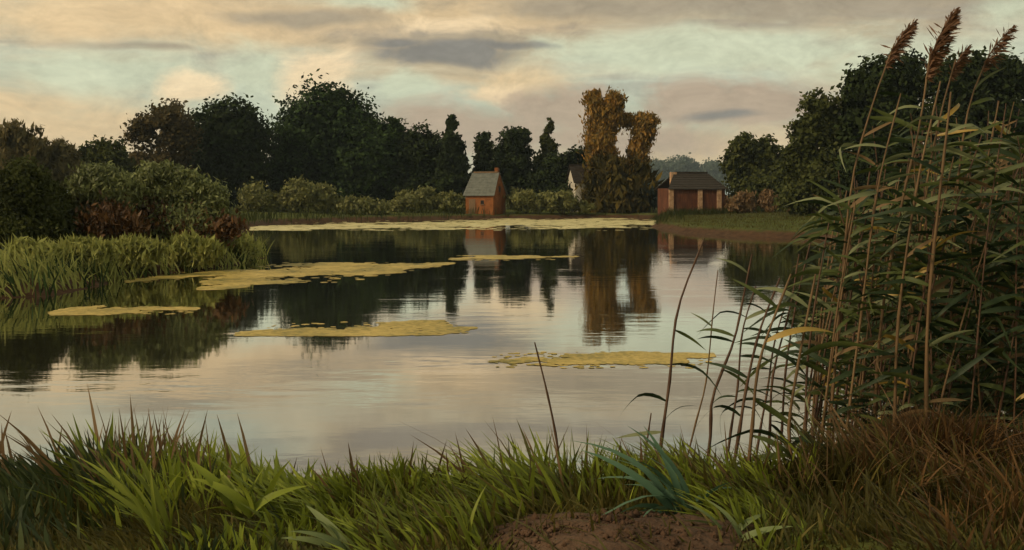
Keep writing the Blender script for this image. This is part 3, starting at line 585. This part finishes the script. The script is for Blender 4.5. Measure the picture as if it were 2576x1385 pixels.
base = scatter(24000, -5.5, .8, 4.2, 8.2, 23, -.10, 9, lambda X, Y_: bumpw(pxof(X, Y_), -900, 620, 420) * (.35 + .65 * patchy(X, Y_, .9, 4)))
tag(link('dark_sedge', blades('dark_sedge', base, .14, .34, .014, (-.34, .05), m_sedge, 33)), 'dark green sedge in the lower left corner of the bank', 'sedge', kind='stuff')
base = scatter(15000, -5.5, 4.2, 5.2, 8.3, 24, -.12, 1.7, lambda X, Y_: (.06 + .30 * bumpw(pxof(X, Y_), -200, 560, 160) + .09 * bumpw(pxof(X, Y_), 900, 2200, 400)) * (.2 + .8 * patchy(X, Y_, 1.6, 1)))
tag(link('dry_grass', blades('dry_grass', base, .30, .56, .013, (-.28, .05), m_dry, 34)), 'brown dry grass tips standing along the near water edge', 'grass', kind='stuff')
base = scatter(16000, 1.5, 6.5, 4.2, 9.0, 25, -.05, 9, lambda X, Y_: bumpw(pxof(X, Y_), 2190, 3600, 260) * (.3 + .7 * patchy(X, Y_, 1.2, 3)))
tag(link('dead_grass', blades('dead_grass', base, .18, .44, .012, (.05, -.05), m_dead, 35, spread=.55, curl=.8)), 'rusty brown dead grass at the foot of the reed thicket', 'grass', kind='stuff')
_r = np.random.default_rng(40); X = _r.uniform(-3.4, 3.4, 28000); Y_ = _r.uniform(3.5, 5.9, 28000); ok = soilmask(X, Y_) > .5 + .3 * _r.random(28000)
base = np.stack([X[ok], Y_[ok], ground(X[ok], Y_[ok]) - .02], 1)
tag(link('short_turf', blades('short_turf', base, .08, .20, .009, (-.25, .05), m_grass2, 41, spread=.6, segs=3)), 'short olive turf between the taller grass on the near bank', 'grass', kind='stuff')
# pale sedge fringe of the left bank
base = scatter(26000, -24, -8.6, 19, 42, 26, -.15, 3.4, lambda X, Y_: .3 + .7 * patchy(X, Y_, .55, 1))
tag(link('pale_sedge', blades('pale_sedge', base[vnoise(base[:, 0] / 1.1, base[:, 1] / 1.3, 9) + .25 * vnoise(base[:, 0] / .4, base[:, 1] / .4, 8) > .42], .30, .95, .032, (-.38, -.05), m_sedgepale, 36, spread=.55, segs=4, curl=.9)), 'pale green tall sedge fringing the left bank', 'sedge', kind='stuff')
base = scatter(9000, -24, -8.6, 19, 42, 27, -.3, .9, lambda X, Y_: .25 + .6 * patchy(X, Y_, .8, 5))
tag(link('shore_sedge', blades('shore_sedge', base, .35, .8, .026, (-.2, -.1), m_deep, 37, spread=.35, segs=3)), 'dark green sedge at the foot of the left bank', 'sedge', kind='stuff')
base = scatter(30000, -26, 17, 70, 116, 28, .0, 2.2, lambda X, Y_: .5 * (pxof(X, Y_) < 1240) + .16 * (pxof(X, Y_) >= 1240))
tag(link('far_reed_fringe', blades('far_reed_fringe', base, .5, 1.1, .05, (0, 0), m_olive, 38, spread=.25, segs=2)), 'dark olive reed fringe along the far shore', 'reeds', kind='stuff')

_r = np.random.default_rng(61); n = 2600; X = _r.uniform(13.2, 27, n); Y_ = 93.6 + _r.normal(size=n) * .9
base = np.stack([X, Y_, ground(X, Y_) - .03], 1)
tag(link('barn_weeds', blades('barn_weeds', base, .3, .9, .05, (0, 0), m_olive, 62, spread=.4, segs=2)), 'dark weeds along the foot of the red brick barn', 'weeds', kind='stuff')
base = scatter(26000, 9, 28, 50, 98, 63, .5, 14)
tag(link('spit_turf', blades('spit_turf', base, .06, .24, .022, (0, 0), m_grass2, 64, spread=.5, segs=2)), 'short turf on the right meadow spit', 'grass', kind='stuff')
# bare earth
r_ = np.random.default_rng(5); na, nr_ = 40, 12; V = []; Qd = []
for j in range(nr_ + 1):
    for i in range(na):
        a = 2 * math.pi * i / na; k = j / nr_ * (1 + .12 * math.sin(3 * a + 1) + .08 * math.sin(7 * a))
        x = .46 + math.cos(a) * .66 * k; y = 4.55 + math.sin(a) * .58 * k
        V.append((x, y, gz(x, y) + .11 * (1 - (j / nr_) ** 2) - .05 * (j == nr_) + .012 * math.sin(x * 17) * math.sin(y * 23)))
for j in range(nr_):
    for i in range(na): Qd.append((j * na + i, j * na + (i + 1) % na, (j + 1) * na + (i + 1) % na, (j + 1) * na + i))
tag(link('bare_earth', mesh_idx('bare_earth', V, Qd, m_soil)), kind='structure')

_r = np.random.default_rng(51); n = 900; X = .46 + _r.normal(size=n) * .34; Y_ = 4.62 + _r.normal(size=n) * .26
zc = ground(X, Y_) + .11 * np.clip(1 - ((X - .46) / .66) ** 2 - ((Y_ - 4.55) / .58) ** 2, 0, 1); sz = .006 + .020 * _r.random(n) ** 4
dirs = np.array([(1, 0, 0), (0, 1, 0), (-1, 0, 0), (0, -1, 0), (0, 0, 1), (0, 0, -1)], float)
V = np.stack([X, Y_, zc], 1)[:, None, :] + dirs[None] * sz[:, None, None] * _r.uniform(.6, 1.4, (n, 6, 1)) + _r.normal(size=(n, 6, 3)) * (sz * .25)[:, None, None]
tri = np.array([(0, 1, 4), (1, 2, 4), (2, 3, 4), (3, 0, 4), (1, 0, 5), (2, 1, 5), (3, 2, 5), (0, 3, 5)])
tag(link('soil_clods', mesh_idx('soil_clods', V.reshape(-1, 3), ((np.arange(n) * 6)[:, None, None] + tri[None]).reshape(-1, 3), m_soil)), 'crumbs of brown soil on the bare earth', 'soil', kind='stuff')
X = .46 + _r.normal(size=260) * .46; Y_ = 4.6 + _r.normal(size=260) * .36
base = np.stack([X, Y_, ground(X, Y_) + .06 * np.clip(1 - ((X - .46) / .66) ** 2 - ((Y_ - 4.55) / .58) ** 2, 0, 1)], 1)
tag(link('sparse_grass', blades('sparse_grass', base, .10, .28, .008, (-.3, 0), m_grass2, 52, spread=.7, curl=.9)), 'sparse grass blades breaking through the bare earth', 'grass', kind='stuff')

# ------------------------------------------------------------------ single plants on the near bank
def leaf_mesh(name, mat, droop, kink=0.0, wid=.055, fold=.25, segs=7, tip=1.0):
    V, Qd = [], []
    for i in range(segs + 1):
        t_ = i / segs; x = t_ * (1 - .18 * droop * t_); z = .35 * t_ - droop * t_ * t_ - kink * max(0, t_ - .55)
        w_ = wid * (min(1, .35 + 3.2 * t_)) * (1 - t_ ** 2.6) + .001
        V += [(x, -w_, z + fold * w_), (x, 0, z), (x, w_, z + fold * w_)]
    for i in range(segs):
        a = 3 * i; Qd += [(a, a + 1, a + 4, a + 3), (a + 1, a + 2, a + 5, a + 4)]
    return mesh_idx(name, V, Qd, mat)
def place_leaf(me, parent, at, azim, pitch, length, roll=0.0, name='leaf'):
    o_ = link(name, me, parent, at); o_.rotation_euler = Euler((roll, -pitch, azim), 'XYZ'); o_.scale = (length,) * 3
    return o_
def plant(name, label, cat, px, py, Y, mat, leaves, wid, droop, group=None):
    q = P(px, py, Y); z = gz(q.x, q.y); root = tag(empty(name, (q.x, q.y, z)), label, cat, group)
    leaves = [(a_, p_, l_ * 1.2) for a_, p_, l_ in leaves]; mes = [leaf_mesh(name + '_leaf', mat, d, 0, wid) for d in droop]; rr = random.Random(int(px))
    for i, (az_, pit, ln) in enumerate(leaves):
        place_leaf(mes[i % len(mes)], root, (rr.uniform(-.05, .05), rr.uniform(-.05, .05), -.02), R(az_), R(pit), ln, rr.choice([-1, 1]) * rr.uniform(.2, .9))
    return root
plant('iris_plant', 'clump of long yellow-green blades leaning left in the lower left foreground', 'plant', 420, 1400, 4.55, m_iris,
      [(165, 62, .46), (172, 55, .50), (178, 48, .54), (160, 70, .42), (185, 40, .50), (150, 75, .40), (200, 58, .38), (170, 66, .5), (190, 52, .45), (140, 80, .36), (176, 58, .42), (182, 63, .36), (168, 44, .46), (30, 78, .34)], .024, (.25, .4, .55))
plant('iris_plant', 'fan of pale yellow-green blades at the lower middle edge, left of the bare earth', 'plant', 1170, 1400, 4.5, m_iris,
      [(165, 60, .32), (150, 75, .30), (175, 45, .34), (20, 80, .28), (190, 55, .3), (160, 68, .34), (180, 62, .3), (140, 70, .28)], .032, (.3, .5))
plant('broad_leaved_plant', 'plant with broad yellow-green leaves left of centre in the near grass', 'plant', 640, 1290, 5.0, m_grass,
      [(170, 45, .40), (155, 62, .42), (185, 50, .38), (10, 65, .32), (200, 70, .36), (345, 48, .33), (140, 38, .34), (170, 70, .3), (215, 40, .3), (60, 60, .28)], .075, (.35, .55, .7))
plant('broad_leaved_plant', 'blue-green broad-leaved plant beside the bare earth patch, below the reeds', 'plant', 1725, 1265, 4.95, m_blue,
      [(170, 42, .56), (160, 58, .58), (185, 30, .54), (150, 70, .46), (20, 45, .34), (200, 50, .50), (230, 25, .44), (260, 20, .42), (300, 25, .40), (180, 66, .52), (100, 60, .4), (172, 22, .5), (195, 58, .42), (160, 45, .36), (205, 35, .38), (340, 55, .3), (185, 72, .4), (150, 50, .5), (215, 62, .36)], .036, (.55, .85, 1.15))
plant('pale_leaved_plant', 'pale grey-green blades lying low at the bottom edge left of centre', 'plant', 880, 1395, 4.5, m_palegreen,
      [(175, 25, .30), (160, 40, .32), (190, 18, .28), (170, 55, .26), (200, 30, .30)], .06, (.4, .6))
plant('pale_leaved_plant', 'pale grey-green blades at the bottom edge right of the bare earth', 'plant', 1860, 1390, 4.5, m_palegreen,
      [(175, 20, .28), (20, 35, .24), (190, 45, .26), (160, 60, .24), (340, 25, .26)], .06, (.4, .6))
# dead grass tussock
q = P(2300, 1300, 6.1); z = gz(q.x, q.y); rt = np.random.default_rng(77); n = 1500
bs = np.stack([rt.normal(size=n) * .13, rt.normal(size=n) * .11, np.zeros(n) - .02], 1)
root = tag(empty('grass_tussock', (q.x, q.y, z)), 'domed rusty brown tussock of dead grass at the lower right', 'grass tussock')
r0 = np.random.default_rng(78); ang = r0.uniform(0, 2 * math.pi, n)
me = blades('tussock_blades', bs, .40, .72, .012, (0, 0), m_dead, 79, curl=1.2, spread=.75)
tag(link('blade_mass', me, root), kind='stuff')
bs2 = bs[:60] * 1.2; tag(link('straw_mass', blades('straw_mass', bs2, .5, .95, .006, (.1, 0), m_dry, 80, curl=1.5, spread=.7), root), kind='stuff')

# ------------------------------------------------------------------ reeds
LV = {k: [leaf_mesh('reed_leaf', m_reedleaf[k], d, kk, .043) for d, kk in ((.25, 0), (.45, .1), (.7, .2), (.95, .5), (.6, .9))] for k in range(5)}
def plume_mesh(seed, h=.42, n=520):
    """one-sided feathery plume: every spikelet springs from the curved central axis"""
    r = np.random.default_rng(seed); t_ = np.linspace(0, 1, n); ax = lambda t: np.stack([t * t * h * .30, 0 * t, t * h], 1)
    wid_ = .13 * np.sin(np.pi * np.clip(t_ * .86 + .10, 0, 1)) ** .8
    a0 = ax(t_); d = np.stack([.85 + .5 * r.normal(size=n), .55 * r.normal(size=n), .55 + .35 * r.normal(size=n)], 1); d /= np.linalg.norm(d, axis=1)[:, None]
    tipp = a0 + d * (wid_ * r.uniform(.4, 1.15, n))[:, None] + np.stack([0 * t_, 0 * t_, -.02 * r.random(n)], 1)
    b_ = np.cross(d, r.normal(size=(n, 3))); b_ /= np.linalg.norm(b_, axis=1)[:, None]; w_ = r.uniform(.004, .008, n)[:, None]; mid = a0 * .4 + tipp * .6
    V = np.stack([a0 - d * .004, mid + b_ * w_, tipp, mid - b_ * w_], 1).reshape(-1, 3); Qd = np.arange(4 * n).reshape(-1, 4)
    k = 12; tk = np.linspace(0, 1, k + 1); A = ax(tk); Vs = []; Qs = []
    for i in range(k + 1):
        rr_ = .006 * (1 - .8 * tk[i])
        for w in range(5): Vs.append((A[i, 0] + rr_ * math.cos(w * 1.2566), rr_ * math.sin(w * 1.2566), A[i, 2]))
    for i in range(k):
        for w in range(5): Qs.append((i * 5 + w, i * 5 + (w + 1) % 5, (i + 1) * 5 + (w + 1) % 5, (i + 1) * 5 + w))
    return mesh_idx('reed_plume', np.concatenate([V, np.array(Vs)]), np.concatenate([Qd, np.array(Qs) + 4 * n]), m_plume, False)
PL = [plume_mesh(1), plume_mesh(2, .46, 700), plume_mesh(3, .36, 300), plume_mesh(4, .40, 240)]; PSC = [.88, 1.1, .75, .95]
def catmull(pts, n):
    pts = [Vector(p) for p in pts]; e = [pts[0] * 2 - pts[1]] + pts + [pts[-1] * 2 - pts[-2]]; o_ = []
    for k in range(n + 1):
        u = k / n * (len(pts) - 1); i = min(int(u), len(pts) - 2); f = u - i; a, b_, c_, d = e[i:i + 4]
        o_.append(.5 * ((2 * b_) + (c_ - a) * f + (2 * a - 5 * b_ + 4 * c_ - d) * f * f + (3 * b_ - a - 3 * c_ + d) * f ** 3))
    return o_
def reed(label, path, Y, leaves, plume=None, rad=.008, smat=None, group='reeds', dy=.0, name='reed', knots=True, lscale=1.0):
    """path: picture points from the foot up at distance Y; leaves: (t, side, pitch deg, length, variant, tone)"""
    w = [P(px, py, Y + dy * i) for i, (px, py) in enumerate(path)]
    foot = w[0].copy(); d = (w[1] - w[0]).normalized(); zf = gz(foot.x, foot.y) - .06
    if foot.z > zf and abs(d.z) > .2: foot = foot - d * ((foot.z - zf) / d.z)     # carry the stem down to the soil
    foot.z = min(foot.z, max(zf, foot.z)); org = foot.copy()
    for q_ in w[1:-1]: q_.x += random.uniform(-.022, .022)
    pts = [p - org for p in catmull([foot] + w, 14)]
    root = tag(empty(name, org), label, 'reed' if name == 'reed' else 'stalk', group)
    n = len(pts); rs = [rad * (1.05 - .62 * i / (n - 1)) * (1.28 if (knots and i % 3 == 1) else 1) for i in range(n)]
    link('stem', tubes('reed_stem', [(pts, rs)], smat or m_stem, 6), root)
    for (t_, side, pit, ln, var, tone) in leaves:
        u = t_ * (n - 1); i = min(int(u), n - 2); at = pts[i].lerp(pts[i + 1], u - i)
        a = (0 if side > 0 else 180) + random.uniform(-32, 32)
        place_leaf(LV[tone][var % 5], root, at, R(a), R(pit), ln * lscale, random.choice([-1, 1]) * random.uniform(.55, 1.35))
    if plume is not None:
        o_ = link('plume', PL[plume], root, pts[-2]); dirv = (pts[-1] - pts[-3]).normalized()
        o_.rotation_euler = Euler((0, math.atan2(dirv.x, dirv.z) * .8, 0)); o_.scale = (PSC[plume],) * 3
    return root
# reeds that stand out, from left to right
reed('dry leafless knotted stalk standing alone in the water left of the reeds', [(1412, 1200), (1400, 1090), (1380, 980), (1345, 862)], 6.7, [], None, .011, m_stemdark, None, name='dry_stalk')
reed('dark slender reed leaning right past the nearest duckweed mat, leftmost of the reeds', [(1662, 1125), (1682, 960), (1712, 780), (1772, 600)], 6.9,
     [(.42, -1, 20, .30, 3, 0), (.34, 1, 25, .22, 1, 0), (.56, 1, -10, .30, 2, 0), (.68, 1, -30, .20, 1, 1), (.30, -1, -15, .26, 0, 2)], None, .0125, m_stemdark, lscale=1.4)
reed('short bare broken reed stump left of the leaning dark reed', [(1625, 1130), (1638, 1040)], 6.8, [], None, .009, m_stemdark, lscale=1.4)
reed('thin faint reed just right of the leftmost leaning reed', [(1745, 1085), (1775, 960), (1800, 790), (1806, 680)], 7.2, [(.7, -1, 35, .2, 1, 2)], None, .007)
reed('bent reed with drooping leaves, third from the left of the leafy reeds', [(1786, 1110), (1800, 1000), (1840, 860), (1875, 740), (1892, 640)], 7.0,
     [(.62, -1, 15, .24, 2, 1), (.76, 1, -20, .18, 1, 0), (.5, 1, -35, .24, 1, 1), (.9, -1, 30, .2, 1, 2), (.6, -1, 10, .22, 1, 0)], None, .012, m_stemdark, lscale=1.4)
reed('dark reed crossing its pale neighbour, leaning right over the open water', [(1856, 1110), (1878, 980), (1912, 840), (1962, 700)], 6.8,
     [(.35, -1, 30, .30, 3, 0), (.55, -1, 25, .26, 2, 0), (.7, 1, -20, .34, 2, 0), (.85, 1, 10, .34, 2, 1)], None, .0125, m_stemdark, lscale=1.4)
reed('pale brown thick reed with foot standing in the green grass', [(1882, 1185), (1884, 1070), (1920, 900), (1990, 690)], 5.9,
     [(.45, 1, -25, .36, 2, 1), (.6, 1, -35, .32, 1, 1), (.3, 1, -35, .3, 1, 0), (.8, 1, 20, .34, 2, 3), (.9, -1, 35, .25, 1, 1)], None, .013, lscale=1.4)
reed('brown reed curving from the grass with a knot of dark leaves', [(2002, 1200), (1985, 1080), (2008, 900), (2052, 690)], 5.9,
     [(.42, -1, 25, .34, 3, 0), (.42, 1, 20, .30, 3, 0), (.46, 1, -15, .34, 2, 0), (.38, -1, -5, .30, 2, 1), (.75, 1, 20, .36, 2, 1), (.9, -1, 30, .3, 2, 2)], None, .0125, lscale=1.4)
GR = 'tall reeds'
tall = [
 ('tall reed whose brown plume stands free at the upper right, leftmost of the plumes', [(2085, 1110), (2105, 800), (2140, 480), (2195, 280), (2250, 110)], 6.9, 0, .010),
 ('tall reed with the biggest reddish plume against the sky at the top right', [(2195, 1110), (2225, 800), (2275, 520), (2318, 320), (2340, 135)], 6.8, 1, .012),
 ('tall reed with a small brown plume just right of the biggest plume', [(2285, 1120), (2290, 800), (2325, 520), (2368, 300), (2405, 150)], 7.0, 2, .011),
 ('tall reed with a loose dark plume, rightmost of the plumes', [(2385, 1120), (2385, 800), (2405, 480), (2438, 270), (2490, 135)], 6.9, 3, .010),
 ('tall bare-topped reed between the leftmost plume and the biggest plume', [(2130, 1080), (2165, 800), (2215, 480), (2266, 236)], 6.7, None, .010),
 ('tall bare-topped orange-brown reed below the biggest plume', [(2250, 1080), (2265, 800), (2310, 470), (2366, 205)], 6.6, None, .012),
 ('thick pale reed stem with curling leaves right of the biggest plume', [(2330, 1090), (2340, 800), (2362, 520), (2375, 330), (2392, 232)], 6.5, None, .013)]
for k, (lab, path, Y, pl, rad) in enumerate(tall):
    rr = random.Random(k * 13 + 5); lv = []
    for j in range(13):
        t_ = .26 + .048 * j + rr.uniform(-.02, .02); lv.append((t_, rr.choice([-1, 1, 1]), rr.uniform(-10, 38), rr.uniform(.28, .44), rr.randint(0, 4), rr.choices([0, 1, 2, 3, 4], [3, 4, 3, .5, .8])[0]))
    reed(lab, path, Y, lv, pl, rad, None, GR)
# the thicket
def thick_reed(i):
    rr = random.Random(900 + i); u = rr.random() ** .8; px = 2020 + 760 * u; Y = rr.uniform(6.6, 10.2)
    if px < 2230 and Y < 9: px += rr.uniform(0, 330)
    gzv = gz((px - CX) / F * Y, Y); by = HZ + F * (EYE - max(gzv, -.1)) / Y
    top = rr.uniform(250, 600) + (2300 - px) * .38 * (px < 2300); lean = rr.choice([rr.uniform(.08, .36), rr.uniform(.05, .25), rr.uniform(-.18, .05)])
    hh = by - top; path = [(px, by), (px + hh * lean * .28, by - hh * .35), (px + hh * lean * .62, by - hh * .7), (px + hh * lean * rr.uniform(.9, 1.15), top)]
    lv = []; nl = rr.randint(15, 19)
    for j in range(nl):
        t_ = rr.uniform(.30, .98); lv.append((t_, rr.choice([-1, 1]), rr.uniform(-35, 45), rr.uniform(.26, .50), rr.randint(0, 4), rr.choices([0, 1, 2, 3, 4], [6, 3, 1.1, .12, .7])[0]))
    pale = rr.random() < .4; yel = any(l[5] == 3 for l in lv); dead = sum(l[5] == 4 for l in lv) > 1
    lab = ('pale-stemmed' if pale else 'dark-stemmed') + ' leafy reed' + (' with a yellow leaf' if yel else ' with withered leaves' if dead else '') + (' in the front of' if Y < 7.8 else ' deep inside') + ' the dense right thicket'
    reed(lab, path, Y, lv, None, rr.uniform(.006, .010), m_stem if pale else m_stemdark, 'reeds of the dense right thicket', dy=rr.uniform(-.04, .04))
for i in range(185): thick_reed(i)
def edge_reed(i):
    rr = random.Random(5000 + i); px = rr.uniform(1990, 2230); Y = rr.uniform(6.7, 8.2); by = HZ + F * (EYE - .0) / Y
    top = rr.uniform(430, 640) - (px - 2000) * .35; hh = by - top; lean = rr.uniform(.08, .22)
    path = [(px, by), (px + hh * lean * .25, by - hh * .35), (px + hh * lean * .6, by - hh * .7), (px + hh * lean, top)]
    lv = [(rr.uniform(.48, .98), rr.choice([-1, 1, 1]), rr.uniform(-15, 45), rr.uniform(.26, .46), rr.randint(0, 4), rr.choices([0, 1, 2, 3, 4], [4, 4, 1.6, .25, .3])[0]) for _ in range(12)]
    pale = rr.random() < .6; yel = any(l[5] == 3 for l in lv)
    lab = ('pale' if pale else 'dark') + ' reed with bare lower stem' + (', leafy top and a yellow leaf' if yel else ' and leafy top') + ' at the thicket edge'
    reed(lab, path, Y, lv, None, rr.uniform(.008, .011), m_stem if pale else m_stemdark, 'reeds of the thicket edge')
for i in range(26): edge_reed(i)
for lab, px, tp, Y, lean in [('slanting reed with short drooping leaves just left of the pale brown thick reed', 1835, 720, 7.3, .17),
                             ('slanting leafy reed between the pale brown thick reed and the curving brown reed', 1935, 640, 7.1, .16),
                             ('thin slanting reed with short dark leaves right of the pale brown thick reed', 1908, 760, 7.6, .20),
                             ('slanting dark-leaved reed just left of the thicket edge over open water', 1965, 600, 7.4, .15),
                             ('steeper dark-leaved reed beside the curving brown reed at the open water', 2025, 560, 6.9, .11)]:
    rr = random.Random(px); by = 1110; hh = by - tp
    path = [(px, by), (px + hh * lean * .22, by - hh * .35), (px + hh * lean * .6, by - hh * .7), (px + hh * lean, tp)]
    lv = [(rr.uniform(.30, .97), rr.choice([-1, 1]), rr.uniform(-45, 30), rr.uniform(.20, .34), rr.randint(1, 4), rr.choices([0, 1, 2], [5, 2, 1])[0]) for _ in range(9)]
    reed(lab, path, Y, lv, None, .010, m_stemdark, 'reeds', lscale=1.1)

# ------------------------------------------------------------------ evening air
m_haze, t, o = mat_new('evening_air')
pv = N(t, 'ShaderNodeVolumePrincipled'); pv.inputs['Color'].default_value = (.72, .86, .95, 1); pv.inputs['Density'].default_value = .0002; pv.inputs['Anisotropy'].default_value = .1
L(t, pv.outputs[0], o.inputs['Volume'])
hz = box('haze', -4200, 4200, -3100, 8300, -2.6, 75, m_haze, None); tag(hz, kind='stuff'); hz['label'] = 'thin evening haze'
